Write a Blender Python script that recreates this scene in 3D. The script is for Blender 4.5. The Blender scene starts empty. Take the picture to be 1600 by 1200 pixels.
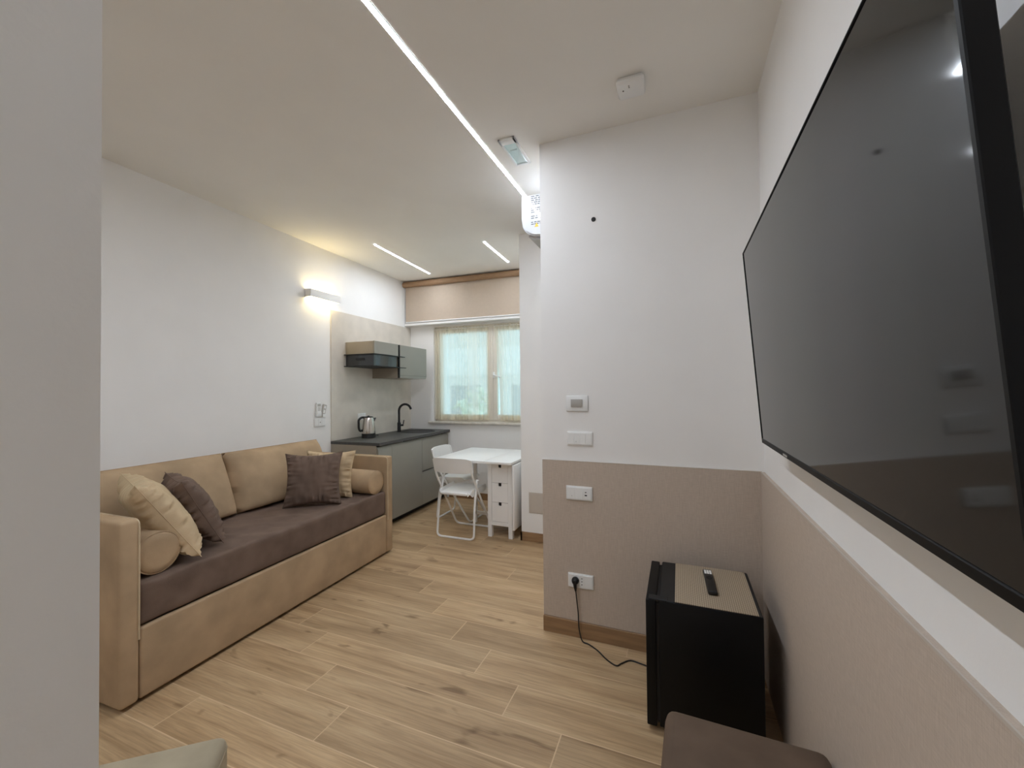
import bpy, bmesh, math, random
from mathutils import Vector, Matrix, noise
random.seed(7)
PI = math.pi
scene = bpy.context.scene
C = scene.collection

# ---------------------------------------------------------------- camera
CAM_H = 1.43
yaw, pitch, roll, fpx = 0.383172, 0.014027, -0.009185, 647.04
fw = Vector((-math.sin(yaw)*math.cos(pitch), math.cos(yaw)*math.cos(pitch), math.sin(pitch)))
rt = Vector((math.cos(yaw), math.sin(yaw), 0)); up = rt.cross(fw)
r2 = math.cos(roll)*rt + math.sin(roll)*up; u2 = -math.sin(roll)*rt + math.cos(roll)*up
cam_d = bpy.data.cameras.new('camera'); cam = bpy.data.objects.new('camera', cam_d); C.objects.link(cam)
cam_d.sensor_width = 36.0; cam_d.lens = fpx*36.0/1600.0; cam_d.clip_start = 0.02
m3 = Matrix((r2, u2, -fw)).transposed()
cam.matrix_world = Matrix.Translation((0, 0, CAM_H)) @ m3.to_4x4()
scene.camera = cam

# ---------------------------------------------------------------- world, exposure
world = bpy.data.worlds.new('sky'); scene.world = world; world.use_nodes = True
bg = world.node_tree.nodes['Background']
bg.inputs['Color'].default_value = (0.63, 0.88, 1.0, 1); bg.inputs['Strength'].default_value = 0.98
scene.view_settings.view_transform = 'Standard'; scene.view_settings.look = 'None'
scene.view_settings.gamma = 1.0; scene.view_settings.use_curve_mapping = False
scene.view_settings.exposure = 0.85
scene.cycles.max_bounces = 10; scene.cycles.diffuse_bounces = 6; scene.cycles.transparent_max_bounces = 12
LED_STRENGTH = 76.0; SCONCE_STRENGTH = 10.0

# ---------------------------------------------------------------- materials
MATS = {}
def srgb(r, g, b):
    f = lambda c: (c/255/12.92) if c/255 <= .04045 else ((c/255+.055)/1.055)**2.4
    return (f(r), f(g), f(b), 1)
def mat(name, col, rough=.5, metal=0, var=.0, scale=8, bump=0, bscale=200, sheen=0, spec=.5, emit=None, stretch=None, coat=0):
    m = bpy.data.materials.new(name); m.use_nodes = True; nt = m.node_tree; N = nt.nodes; L = nt.links
    b = N['Principled BSDF']
    b.inputs['Base Color'].default_value = col; b.inputs['Roughness'].default_value = rough
    b.inputs['Metallic'].default_value = metal; b.inputs['Specular IOR Level'].default_value = spec
    if sheen:
        b.inputs['Sheen Weight'].default_value = sheen; b.inputs['Sheen Roughness'].default_value = .35
        b.inputs['Sheen Tint'].default_value = (min(1, col[0]*2.2), min(1, col[1]*2.2), min(1, col[2]*2.2), 1)
    if coat: b.inputs['Coat Weight'].default_value = coat
    tc = N.new('ShaderNodeTexCoord'); mp = N.new('ShaderNodeMapping'); L.new(tc.outputs['Object'], mp.inputs[0])
    if stretch: mp.inputs['Scale'].default_value = stretch
    n = N.new('ShaderNodeTexNoise'); n.inputs['Scale'].default_value = scale; n.inputs['Detail'].default_value = 5
    L.new(mp.outputs[0], n.inputs['Vector'])
    mx = N.new('ShaderNodeMix'); mx.data_type = 'RGBA'
    k = 1-var; j = 1+var
    mx.inputs[6].default_value = (col[0]*k, col[1]*k, col[2]*k, 1)
    mx.inputs[7].default_value = (min(1, col[0]*j), min(1, col[1]*j), min(1, col[2]*j), 1)
    cr = N.new('ShaderNodeMapRange'); cr.inputs[1].default_value = .35; cr.inputs[2].default_value = .65
    L.new(n.outputs[0], cr.inputs[0]); L.new(cr.outputs[0], mx.inputs[0]); L.new(mx.outputs[2], b.inputs['Base Color'])
    if bump:
        n2 = N.new('ShaderNodeTexNoise'); n2.inputs['Scale'].default_value = bscale; n2.inputs['Detail'].default_value = 3
        L.new(mp.outputs[0], n2.inputs['Vector'])
        bp = N.new('ShaderNodeBump'); bp.inputs['Strength'].default_value = bump; bp.inputs['Distance'].default_value = .004
        L.new(n2.outputs[0], bp.inputs['Height']); L.new(bp.outputs[0], b.inputs['Normal'])
    if emit:
        b.inputs['Emission Color'].default_value = emit[0]; b.inputs['Emission Strength'].default_value = emit[1]
    MATS[name] = m; return m
mat('wall', srgb(241, 239, 236), .75, var=.012, scale=3, bump=.05, bscale=120, spec=.2)
mat('ceiling', srgb(240, 237, 231), .8, var=.01, scale=3, spec=.2)
mat('white_plastic', srgb(236, 236, 234), .3, var=.01)
mat('white_gloss', srgb(208, 209, 211), .08, var=.005, coat=.4)
mat('white_paint', srgb(240, 238, 235), .35, var=.012, bump=.02, bscale=40)
mat('white_metal', srgb(240, 240, 238), .3, var=.01)
mat('grey_plastic', srgb(176, 172, 166), .4, var=.02)
mat('dark_line', srgb(120, 116, 110), .6)
mat('black', srgb(16, 16, 17), .45, var=.1)
mat('black_matte', srgb(18, 18, 19), .6, var=.1, bump=.05, bscale=300)
mat('fridge_black', srgb(9, 9, 10), .5, var=.08, spec=.25, bump=.04, bscale=600)
mat('black_rubber', srgb(20, 18, 18), .6)
mat('tv_case', srgb(19, 19, 20), .55, var=.08, spec=.2)
mat('tv_bezel', srgb(9, 9, 10), .5, spec=.2)
mat('smoke', srgb(34, 36, 40), .12, coat=.5)
mat('steel', srgb(205, 200, 194), .22, metal=1, var=.05, scale=3, stretch=(1, 1, .05))
mat('counter', srgb(74, 73, 71), .45, var=.12, scale=60, bump=.08, bscale=150)
mat('cabinet', srgb(148, 144, 134), .38, var=.02, scale=4)
mat('cabinet_side', srgb(158, 148, 133), .5, var=.03)
mat('cabinet_dark', srgb(92, 86, 78), .5)
mat('splash', srgb(214, 206, 194), .42, var=.06, scale=5, bump=.04, bscale=250)
mat('velvet_beige', srgb(177, 152, 122), .85, var=.15, scale=4, bump=.12, bscale=420, sheen=.35, spec=.15)
mat('velvet_pale', srgb(200, 176, 143), .85, var=.08, scale=6, bump=.12, bscale=420, sheen=.35, spec=.15)
mat('velvet_brown', srgb(112, 94, 83), .85, var=.16, scale=6, bump=.15, bscale=300, sheen=.3, spec=.15)
mat('velvet_taupe', srgb(101, 85, 72), .85, var=.12, scale=7, bump=.12, bscale=420, sheen=.3, spec=.15)
mat('velvet_sage', srgb(160, 148, 126), .85, var=.10, scale=8, bump=.12, bscale=420, sheen=.35, spec=.15)
mat('piping', srgb(196, 176, 146), .7, var=.05)
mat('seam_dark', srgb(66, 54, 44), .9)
mat('baseboard', srgb(150, 118, 85), .5, var=.16, scale=7, stretch=(.6, 1, 6), bump=.05)
mat('sill_stone', srgb(212, 204, 192), .3, var=.12, scale=14)
mat('frame_paint', srgb(226, 219, 206), .4, var=.01)
mat('blind', srgb(188, 171, 152), .8, var=.02, scale=30, bump=.06, bscale=500)
mat('blind_roll', srgb(158, 126, 96), .8, var=.05, scale=30)
mat('cap', srgb(196, 186, 174), .6)
mat('concrete', srgb(232, 230, 226), .9, var=.08)
mat('facade_dark', srgb(168, 176, 180), .4)
mat('leaf', srgb(214, 224, 206), .8, var=.3, scale=6)
mat('ink', srgb(96, 98, 102), .6)
mat('warn', srgb(224, 180, 40), .5)
mat('button_white', srgb(238, 238, 236), .4)
mat('grout', srgb(206, 178, 142), .8, var=.05)
mat('door_paint', srgb(222, 218, 212), .45, var=.01)
mat('led', (1, 1, 1, 1), .5, emit=((.92, 1.0, 1.12, 1), LED_STRENGTH))
mat('led_warm', (1, 1, 1, 1), .5, emit=((1.0, .80, .40, 1), SCONCE_STRENGTH))

def wallpaper():
    m = mat('wallpaper', srgb(172, 158, 144), .7, spec=.25); nt = m.node_tree; N = nt.nodes; L = nt.links
    b = N['Principled BSDF']; tc = N.new('ShaderNodeTexCoord')
    def nz(s, sc):
        mp = N.new('ShaderNodeMapping'); mp.inputs['Scale'].default_value = s; L.new(tc.outputs['Object'], mp.inputs[0])
        n = N.new('ShaderNodeTexNoise'); n.inputs['Scale'].default_value = sc; n.inputs['Detail'].default_value = 3
        L.new(mp.outputs[0], n.inputs['Vector']); return n.outputs[0]
    a = nz((40, 40, 3), 9); c = nz((3, 3, 40), 9)
    ad = N.new('ShaderNodeMath'); ad.operation = 'ADD'; L.new(a, ad.inputs[0]); L.new(c, ad.inputs[1])
    rp = N.new('ShaderNodeValToRGB'); e = rp.color_ramp.elements
    mr = N.new('ShaderNodeMath'); mr.operation = 'MULTIPLY'; mr.inputs[1].default_value = .5; L.new(ad.outputs[0], mr.inputs[0])
    e[0].position = .36; e[0].color = srgb(188, 173, 158); e[1].position = .64; e[1].color = srgb(202, 187, 172)
    L.new(mr.outputs[0], rp.inputs[0]); L.new(rp.outputs[0], b.inputs['Base Color'])
    bp = N.new('ShaderNodeBump'); bp.inputs['Strength'].default_value = .15; bp.inputs['Distance'].default_value = .002
    L.new(ad.outputs[0], bp.inputs['Height']); L.new(bp.outputs[0], b.inputs['Normal'])
wallpaper()

def plank_mat():
    m = mat('plank', srgb(180, 146, 108), .5, spec=.35); nt = m.node_tree; N = nt.nodes; L = nt.links
    b = N['Principled BSDF']
    tc = N.new('ShaderNodeTexCoord'); oi = N.new('ShaderNodeObjectInfo')
    mu = N.new('ShaderNodeMath'); mu.operation = 'MULTIPLY'; mu.inputs[1].default_value = 57.0; L.new(oi.outputs['Random'], mu.inputs[0])
    cx = N.new('ShaderNodeCombineXYZ'); L.new(mu.outputs[0], cx.inputs[0]); L.new(mu.outputs[0], cx.inputs[1]); L.new(mu.outputs[0], cx.inputs[2])
    va = N.new('ShaderNodeVectorMath'); va.operation = 'ADD'; L.new(tc.outputs['Object'], va.inputs[0]); L.new(cx.outputs[0], va.inputs[1])
    def noise_(s, sc, det, dist=0):
        mp = N.new('ShaderNodeMapping'); mp.inputs['Scale'].default_value = s; L.new(va.outputs[0], mp.inputs[0])
        n = N.new('ShaderNodeTexNoise'); n.inputs['Scale'].default_value = sc; n.inputs['Detail'].default_value = det; n.inputs['Distortion'].default_value = dist
        L.new(mp.outputs[0], n.inputs['Vector']); return n.outputs[0]
    def ramp(src, stops):
        r = N.new('ShaderNodeValToRGB'); e = r.color_ramp.elements
        while len(e) < len(stops): e.new(.5)
        for i, (p, c) in enumerate(stops): e[i].position = p; e[i].color = c
        L.new(src, r.inputs[0]); return r.outputs[0]
    def mul(a, c, f=1.0):
        x = N.new('ShaderNodeMix'); x.data_type = 'RGBA'; x.blend_type = 'MULTIPLY'; x.inputs[0].default_value = f
        L.new(a, x.inputs[6]); L.new(c, x.inputs[7]); return x.outputs[2]
    g = lambda v: (v, v, v, 1)
    broad = ramp(noise_((.8, 5.5, 4), 1.8, 5, .4), [(.30, srgb(172, 142, 106)), (.5, srgb(191, 161, 123)), (.72, srgb(208, 179, 140))])
    fine = ramp(noise_((2.0, 60, 4), 3.0, 6, .3), [(.3, g(.80)), (.6, g(1.0))])
    wave = N.new('ShaderNodeTexWave'); wave.wave_type = 'BANDS'; wave.bands_direction = 'Y'
    mpw = N.new('ShaderNodeMapping'); mpw.inputs['Scale'].default_value = (1.1, 3.0, 1); L.new(va.outputs[0], mpw.inputs[0]); L.new(mpw.outputs[0], wave.inputs['Vector'])
    wave.inputs['Scale'].default_value = 5; wave.inputs['Distortion'].default_value = 5; wave.inputs['Detail'].default_value = 3; wave.inputs['Detail Scale'].default_value = 1.3
    wv = ramp(wave.outputs[0], [(.0, g(.86)), (.5, g(1.0))])
    knots = ramp(noise_((3.2, 9, 4), 1.3, 2, .5), [(.26, (.45, .39, .33, 1)), (.35, g(1.0))])
    streak = ramp(noise_((.7, 18, 4), 1.5, 4, .3), [(.34, (.76, .71, .66, 1)), (.46, g(1.0))])
    col = mul(mul(mul(mul(broad, fine), wv, .55), knots, .8), streak, .7)
    tone = N.new('ShaderNodeHueSaturation'); mr = N.new('ShaderNodeMapRange'); mr.inputs[3].default_value = .88; mr.inputs[4].default_value = 1.08
    L.new(oi.outputs['Random'], mr.inputs[0]); L.new(mr.outputs[0], tone.inputs['Value']); L.new(col, tone.inputs['Color'])
    L.new(tone.outputs[0], b.inputs['Base Color'])
    bp = N.new('ShaderNodeBump'); bp.inputs['Strength'].default_value = .12; bp.inputs['Distance'].default_value = .003
    L.new(fine, bp.inputs['Height']); L.new(bp.outputs[0], b.inputs['Normal'])
plank_mat()

def mat_weave():
    m = mat('weave', srgb(176, 160, 138), .7, spec=.2); nt = m.node_tree; N = nt.nodes; L = nt.links; b = N['Principled BSDF']
    tc = N.new('ShaderNodeTexCoord'); mp = N.new('ShaderNodeMapping'); L.new(tc.outputs['Object'], mp.inputs[0])
    mp.inputs['Rotation'].default_value = (0, 0, math.radians(45)); mp.inputs['Scale'].default_value = (175, 175, 0)
    ck = N.new('ShaderNodeTexChecker'); L.new(mp.outputs[0], ck.inputs['Vector']); ck.inputs['Scale'].default_value = 1.0
    ck.inputs['Color1'].default_value = srgb(184, 168, 145); ck.inputs['Color2'].default_value = srgb(138, 122, 103)
    L.new(ck.outputs[0], b.inputs['Base Color'])
    bp = N.new('ShaderNodeBump'); bp.inputs['Strength'].default_value = .3; bp.inputs['Distance'].default_value = .002
    L.new(ck.outputs['Fac'], bp.inputs['Height']); L.new(bp.outputs[0], b.inputs['Normal'])
mat_weave()

def mat_screen():
    m = mat('screen', (.006, .007, .007, 1), .06, spec=.42)
    b = m.node_tree.nodes['Principled BSDF']; b.inputs['IOR'].default_value = 1.5
mat_screen()

def mat_glass(name, tint, gl=.08, rough=0.0):
    m = bpy.data.materials.new(name); m.use_nodes = True; nt = m.node_tree; N = nt.nodes; L = nt.links
    N.remove(N['Principled BSDF']); o = N['Material Output']
    t = N.new('ShaderNodeBsdfTransparent'); t.inputs[0].default_value = tint
    g = N.new('ShaderNodeBsdfGlossy'); g.inputs['Roughness'].default_value = rough
    lw = N.new('ShaderNodeLayerWeight'); lw.inputs[0].default_value = .35; fr = N.new('ShaderNodeMapRange'); fr.inputs[1].default_value = .3; fr.inputs[3].default_value = .04; fr.inputs[4].default_value = .40; L.new(lw.outputs['Facing'], fr.inputs[0])
    x = N.new('ShaderNodeMixShader'); L.new(fr.outputs[0], x.inputs[0]); L.new(t.outputs[0], x.inputs[1]); L.new(g.outputs[0], x.inputs[2]); L.new(x.outputs[0], o.inputs[0])
    MATS[name] = m
mat_glass('glass', (.93, .97, .97, 1))
def mat_sheer():
    m = bpy.data.materials.new('sheer'); m.use_nodes = True; nt = m.node_tree; N = nt.nodes; L = nt.links
    N.remove(N['Principled BSDF']); o = N['Material Output']
    col = srgb(240, 228, 204)
    t = N.new('ShaderNodeBsdfTransparent'); d = N.new('ShaderNodeBsdfDiffuse'); d.inputs[0].default_value = col
    tl = N.new('ShaderNodeBsdfTranslucent'); tl.inputs[0].default_value = srgb(246, 244, 236)
    a = N.new('ShaderNodeMixShader'); a.inputs[0].default_value = .5; L.new(d.outputs[0], a.inputs[1]); L.new(tl.outputs[0], a.inputs[2])
    tc = N.new('ShaderNodeTexCoord'); mp = N.new('ShaderNodeMapping'); mp.inputs['Scale'].default_value = (8, 1, .2); L.new(tc.outputs['Object'], mp.inputs[0])
    n = N.new('ShaderNodeTexNoise'); n.inputs['Scale'].default_value = 1.0; n.inputs['Detail'].default_value = 2; L.new(mp.outputs[0], n.inputs['Vector'])
    mr = N.new('ShaderNodeMapRange'); mr.inputs[1].default_value = .36; mr.inputs[2].default_value = .64; mr.inputs[3].default_value = .46; mr.inputs[4].default_value = .82; L.new(n.outputs[0], mr.inputs[0])
    x = N.new('ShaderNodeMixShader'); L.new(mr.outputs[0], x.inputs[0]); L.new(t.outputs[0], x.inputs[1]); L.new(a.outputs[0], x.inputs[2]); L.new(x.outputs[0], o.inputs[0])
    MATS['sheer'] = m
mat_sheer()

# ---------------------------------------------------------------- mesh helpers
TH = math.radians(2.2)      # the sofa / kitchen side of the room stands 2.2 degrees off the television wall
def k2w(v, rot=TH):
    c, s = math.cos(rot), math.sin(rot)
    return Vector((c*v[0]-s*v[1], s*v[0]+c*v[1], v[2]))
class P:
    def __init__(s): s.v = []; s.f = []
    def raw(s, vs, fs):
        o = len(s.v); s.v += [tuple(v) for v in vs]; s.f += [tuple(i+o for i in f) for f in fs]; return s
    def bm(s, bm, M=None):
        if M is not None: bm.transform(M)
        bm.verts.ensure_lookup_table(); bm.verts.index_update()
        s.raw([v.co[:] for v in bm.verts], [[v.index for v in f.verts] for f in bm.faces]); bm.free(); return s
    def box(s, x0, x1, y0, y1, z0, z1, bev=0, seg=2, M=None):
        b = bmesh.new(); bmesh.ops.create_cube(b, size=1)
        for v in b.verts:
            v.co = Vector(((x0+x1)/2+v.co.x*(x1-x0), (y0+y1)/2+v.co.y*(y1-y0), (z0+z1)/2+v.co.z*(z1-z0)))
        if bev: bmesh.ops.bevel(b, geom=list(b.edges), offset=bev, segments=seg, profile=.5, affect='EDGES')
        return s.bm(b, M)
    def tube(s, pts, r, n=10, closed=False):
        pts = [Vector(p) for p in pts]; m = len(pts); vs = []; fs = []; prev = None
        for i, p in enumerate(pts):
            a = pts[(i-1) % m] if (closed or i > 0) else p; b = pts[(i+1) % m] if (closed or i < m-1) else p
            t = (b-a).normalized()
            if prev is None:
                q = Vector((0, 0, 1)) if abs(t.z) < .9 else Vector((1, 0, 0)); nx = t.cross(q).normalized()
            else: nx = (prev-t*prev.dot(t)).normalized()
            prev = nx; ny = t.cross(nx); rr = r[i] if isinstance(r, (list, tuple)) else r
            vs += [p+rr*(math.cos(2*PI*k/n)*nx+math.sin(2*PI*k/n)*ny) for k in range(n)]
        for i in range(m if closed else m-1):
            j = (i+1) % m
            fs += [(i*n+k, i*n+(k+1) % n, j*n+(k+1) % n, j*n+k) for k in range(n)]
        if not closed: fs += [tuple(reversed(range(n))), tuple(range((m-1)*n, m*n))]
        return s.raw(vs, fs)
    def lathe(s, prof, c=(0, 0, 0), n=32, sx=1, sy=1, M=None):
        vs = []; fs = []
        for r, z in prof: vs += [Vector((c[0]+r*sx*math.cos(2*PI*k/n), c[1]+r*sy*math.sin(2*PI*k/n), c[2]+z)) for k in range(n)]
        for i in range(len(prof)-1): fs += [(i*n+k, i*n+(k+1) % n, (i+1)*n+(k+1) % n, (i+1)*n+k) for k in range(n)]
        if prof[0][0] > 1e-6: fs.append(tuple(reversed(range(n))))
        if prof[-1][0] > 1e-6: fs.append(tuple(range((len(prof)-1)*n, len(prof)*n)))
        if M is not None: vs = [M @ v for v in vs]
        return s.raw(vs, fs)
    def prism(s, poly, axis, a, b):
        n = len(poly)
        def put(u, v, w): return {'x': (w, u, v), 'y': (u, w, v), 'z': (u, v, w)}[axis]
        vs = [put(u, v, a) for u, v in poly]+[put(u, v, b) for u, v in poly]
        fs = [(i, (i+1) % n, n+(i+1) % n, n+i) for i in range(n)]+[tuple(reversed(range(n))), tuple(range(n, 2*n))]
        return s.raw(vs, fs)
    def grid(s, fn, nu, nv):
        vs = [fn(i/nu, j/nv) for j in range(nv+1) for i in range(nu+1)]
        return s.raw(vs, [(j*(nu+1)+i, j*(nu+1)+i+1, (j+1)*(nu+1)+i+1, (j+1)*(nu+1)+i) for j in range(nv) for i in range(nu)])
def smooth_path(pts, k=6, closed=False):
    pts = [Vector(p) for p in pts]; out = []; n = len(pts)
    for i in range(n-1 if not closed else n):
        g = lambda j: pts[j % n] if closed else pts[max(0, min(n-1, j))]
        p0, p1, p2, p3 = g(i-1), g(i), g(i+1), g(i+2)
        for q in range(k):
            t = q/k
            out.append(.5*((2*p1)+(-p0+p2)*t+(2*p0-5*p1+4*p2-p3)*t*t+(-p0+3*p1-3*p2+p3)*t**3))
    if not closed: out.append(pts[-1])
    return out
def round_path(pts, r, k=5):
    pts = [Vector(p) for p in pts]; out = [pts[0]]
    for i in range(1, len(pts)-1):
        a = (pts[i-1]-pts[i]); b = (pts[i+1]-pts[i]); d = min(r, a.length*.48, b.length*.48)
        A = pts[i]+a.normalized()*d; B = pts[i]+b.normalized()*d
        out += [(1-t)**2*A+2*t*(1-t)*pts[i]+t*t*B for t in [q/k for q in range(k+1)]]
    return out+[pts[-1]]
BASE = {}
def build(name, p, m, parent=None, base=(0, 0, 0), rot=0, sharp=35):
    me = bpy.data.meshes.new(name)
    b = Vector(BASE[parent.name] if parent is not None else base)
    me.from_pydata([Vector(v)-b for v in p.v], [], p.f)
    bm = bmesh.new(); bm.from_mesh(me); bmesh.ops.recalc_face_normals(bm, faces=bm.faces[:]); bm.to_mesh(me); bm.free()
    for f in me.polygons: f.use_smooth = True
    me.set_sharp_from_angle(angle=math.radians(sharp))
    me.materials.append(MATS[m]); me.update()
    o = bpy.data.objects.new(name, me); C.objects.link(o); BASE[o.name] = tuple(b)
    if parent is not None: o.parent = parent
    else: o.location = k2w(b, rot) if rot else b; o.rotation_euler = (0, 0, rot)
    return o
def tag(o, label, cat, group=None):
    o['label'] = label; o['category'] = cat
    if group: o['group'] = group
    return o
def thing(name, label, cat, base, rot=0, group=None):
    o = bpy.data.objects.new(name, None); C.objects.link(o); o.empty_display_size = .05
    o.location = k2w(base, rot) if rot else Vector(base); o.rotation_euler = (0, 0, rot); BASE[o.name] = tuple(base)
    return tag(o, label, cat, group)
def struct(name, p, m, rot=0, label=None, base=(0, 0, 0)):
    o = build(name, p, m, base=base, rot=rot); o['kind'] = 'structure'
    if label: o['label'] = label
    return o
def copy_tree(o, parent=None):
    c = o.copy(); C.objects.link(c); BASE[c.name] = BASE.get(o.name, (0, 0, 0))
    if parent is not None: c.parent = parent
    for ch in list(o.children): copy_tree(ch, c)
    return c

# ================================================================= STRUCTURE
ZC = 2.916; XR = 0.388; YP = 2.371; XP = -0.765; XL = -3.292; YW = 4.962
Y2 = 3.70; X2 = -1.406
fl = struct('floor', P().box(-3.75, .55, -1.7, 5.35, -.08, -.0004), 'grout', label='pale grout bed under the wood-look floor planks')
# individual planks, 0.2025 m wide and 1.21 m long, running across the room
joint = {0: -.90, 1: -.20, 2: -.472, 3: -.740, 4: -.980, 5: -1.237, 6: -1.490, 7: -1.728, 8: -1.97, 9: -1.227, 10: -2.17, 11: -1.40, 12: -1.75, 13: -2.0, 14: -1.2, 15: -1.6, 16: -1.3, 17: -1.9, 18: -2.2, 19: -1.0}
pc = 0
plank_meshes = {}
for k in range(-13, 21):
    y0 = 1.080+.2013*k; y1 = y0+.2013
    j0 = joint.get(k, (k*.37) % 1.21)
    x = j0-1.21*4
    while x < .5:
        a, b = max(x, -3.7), min(x+1.21, .5); x += 1.21
        if b-a < .03 or y1 > 5.3: continue
        g = .0017; key = round(b-a, 3)
        if key not in plank_meshes:
            w = (b-a)/2-g; h = .2013/2-g; c = .0012
            vs = [(-w, -h, -.012), (w, -h, -.012), (w, h, -.012), (-w, h, -.012), (-w, -h, -c), (w, -h, -c), (w, h, -c), (-w, h, -c),
                  (-w+c, -h+c, 0), (w-c, -h+c, 0), (w-c, h-c, 0), (-w+c, h-c, 0)]
            fs = [(3, 2, 1, 0), (8, 9, 10, 11)]+[(i, (i+1) % 4, 4+(i+1) % 4, 4+i) for i in range(4)]+[(4+i, 4+(i+1) % 4, 8+(i+1) % 4, 8+i) for i in range(4)]
            me = bpy.data.meshes.new('plank'); me.from_pydata(vs, [], fs); me.materials.append(MATS['plank']); plank_meshes[key] = me
        o = bpy.data.objects.new('plank', plank_meshes[key]); C.objects.link(o); o.parent = fl
        o.location = ((a+b)/2, (y0+y1)/2, 0)
struct('ceiling', P().box(-3.75, .55, -1.7, 5.35, ZC, ZC+.1), 'ceiling', label='white plastered ceiling')
struct('wall_left', P().box(XL-.12, XL, -1.75, 5.15, -.02, ZC+.05), 'wall', TH, 'white wall behind the sofa')
# window wall with an opening
WX0, WX1, WZ0, WZ1 = -2.915, -1.215, 1.010, 2.295
p = P(); WT = .30
p.box(XL-.1, WX0, YW, YW+WT, -.02, ZC+.05); p.box(WX1, -.9, YW, YW+WT, -.02, ZC+.05)
p.box(WX0, WX1, YW, YW+WT, -.02, WZ0); p.box(WX0, WX1, YW, YW+WT, WZ1, ZC+.05)
struct('wall_back', p, 'wall', TH, 'white wall around the curtained window')
wr = struct('wall_right', P().box(XR, XR+.12, -1.7, 2.5, -.02, ZC+.05), 'wall', label='white wall behind the television')
wp = struct('wall_partition', P().box(XP, XR+.1, YP+.008, Y2+.2, -.02, ZC+.05), 'wall', label='white partition wall with switches')
w2 = struct('wall_kitchen_side', P().box(X2, XP+.05, Y2, 5.3, -.02, ZC+.05), 'wall', label='white wall beside the folding table')
struct('wall_near', P().box(-.62, -.466, -.02, .2, -.02, ZC+.05), 'wall', label='plain grey-white wall end close by on the left')
struct('wall_rear', P().box(-3.7, .5, -1.72, -1.6, -.02, ZC+.05), 'wall', label='white wall behind the viewer')
# wainscot
WZ = 1.014; XW = .372
wn = struct('trim_1', P().box(XP, XW+.004, YP, YP+.009, .092, WZ, .0012, 1), 'wallpaper', label='taupe textured dado panel on the partition wall')
p = P().box(XW, XR+.004, -1.6, YP+.004, 0, WZ-.004, .001, 1)
wn2 = struct('trim_2', p, 'wallpaper', label='taupe textured dado panel below the television')
build('edge_highlight', P().box(XW-.0015, XW+.0015, -1.6, YP, WZ-.006, WZ-.0005), 'cap', wn2)  # pale strip paints in the highlight along the panel's top front edge
struct('trim_4', P().box(XP, XW, YP-.0015, YP+.003, WZ-.001, WZ+.003), 'white_paint', label='thin white bead on the dado panel')
struct('baseboard_partition', P().box(XP-.002, XW, YP-.006, YP+.01, 0, .091, .002, 1), 'baseboard', label='oak-look skirting under the taupe dado panel')
struct('baseboard_kitchen_side', P().box(X2-.010, XP, Y2-.010, Y2+.01, 0, .085, .002, 1).box(X2-.010, X2+.01, Y2-.01, 4.9, 0, .085, .002, 1), 'baseboard', label='oak-look skirting beside the folding table')
struct('baseboard_back', P().box(-2.69, -1.3, YW-.010, YW+.01, 0, .085, .002, 1), 'baseboard', TH, 'oak-look skirting under the window')
struct('baseboard_left', P().box(XL-.01, XL+.010, -1.5, 3.48, 0, .085, .002, 1), 'baseboard', TH, 'oak-look skirting behind the sofa')
# shutter box above the window (white lower board) and sill
struct('trim_3', P().box(XL, -1.21, 4.835, YW+.01, 2.315, 2.352, .003, 1).box(XL, -1.21, 4.855, YW+.01, 2.35, ZC), 'white_paint', TH, 'white shutter box board above the window')
struct('trim_5', P().box(WX0-.07, WX1+.0, YW-.045, YW+.12, .985, 1.012, .004, 2), 'sill_stone', TH, 'pale stone window sill')

# window_1
win = bpy.data.objects.new('window_1', None); C.objects.link(win); win['kind'] = 'structure'; win['label'] = 'white two-sash window with sheer cream curtains'
wb = (-2.06, YW+.06, WZ0); BASE['window_1'] = wb; win.location = k2w(wb); win.rotation_euler = (0, 0, TH)
fy0, fy1 = YW+.035, YW+.10
p = P(); fwid = .035
p.box(WX0, WX0+fwid, fy0, fy1, WZ0, WZ1).box(WX1-fwid, WX1, fy0, fy1, WZ0, WZ1).box(WX0, WX1, fy0, fy1, WZ0, WZ0+fwid).box(WX0, WX1, fy0, fy1, WZ1-fwid, WZ1)
build('window_frame', p, 'frame_paint', win)
mid = -2.062
for a, b in ((WX0+.03, mid), (mid, WX1-.03)):
    z0, z1 = WZ0+.03, WZ1-.03; s = .068; y0, y1 = fy0-.012, fy1-.02
    p = P().box(a, a+s, y0, y1, z0, z1, .006).box(b-s, b, y0, y1, z0, z1, .006).box(a+s, b-s, y0, y1, z0, z0+s, .006).box(a+s, b-s, y0, y1, z1-s, z1, .006)
    sash = build('sash', p, 'frame_paint', win)
    build('pane', P().box(a+s-.005, b-s+.005, y0+.02, y0+.026, z0+s-.005, z1-s+.005), 'glass', sash)
p = P().box(mid+.012, mid+.038, fy0-.024, fy0-.012, 1.585, 1.665, .004)
p.tube([(mid+.025, fy0-.02, 1.63), (mid+.025, fy0-.05, 1.63), (mid+.045, fy0-.056, 1.622), (mid+.135, fy0-.056, 1.592)], .008, 8)
build('window_handle', p, 'white_metal', win)
p = P().box(mid-.012, mid+.012, fy0-.02, fy0-.012, WZ0+.03, WZ1-.03, .003)
build('cover_strip', p, 'frame_paint', win)

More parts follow.
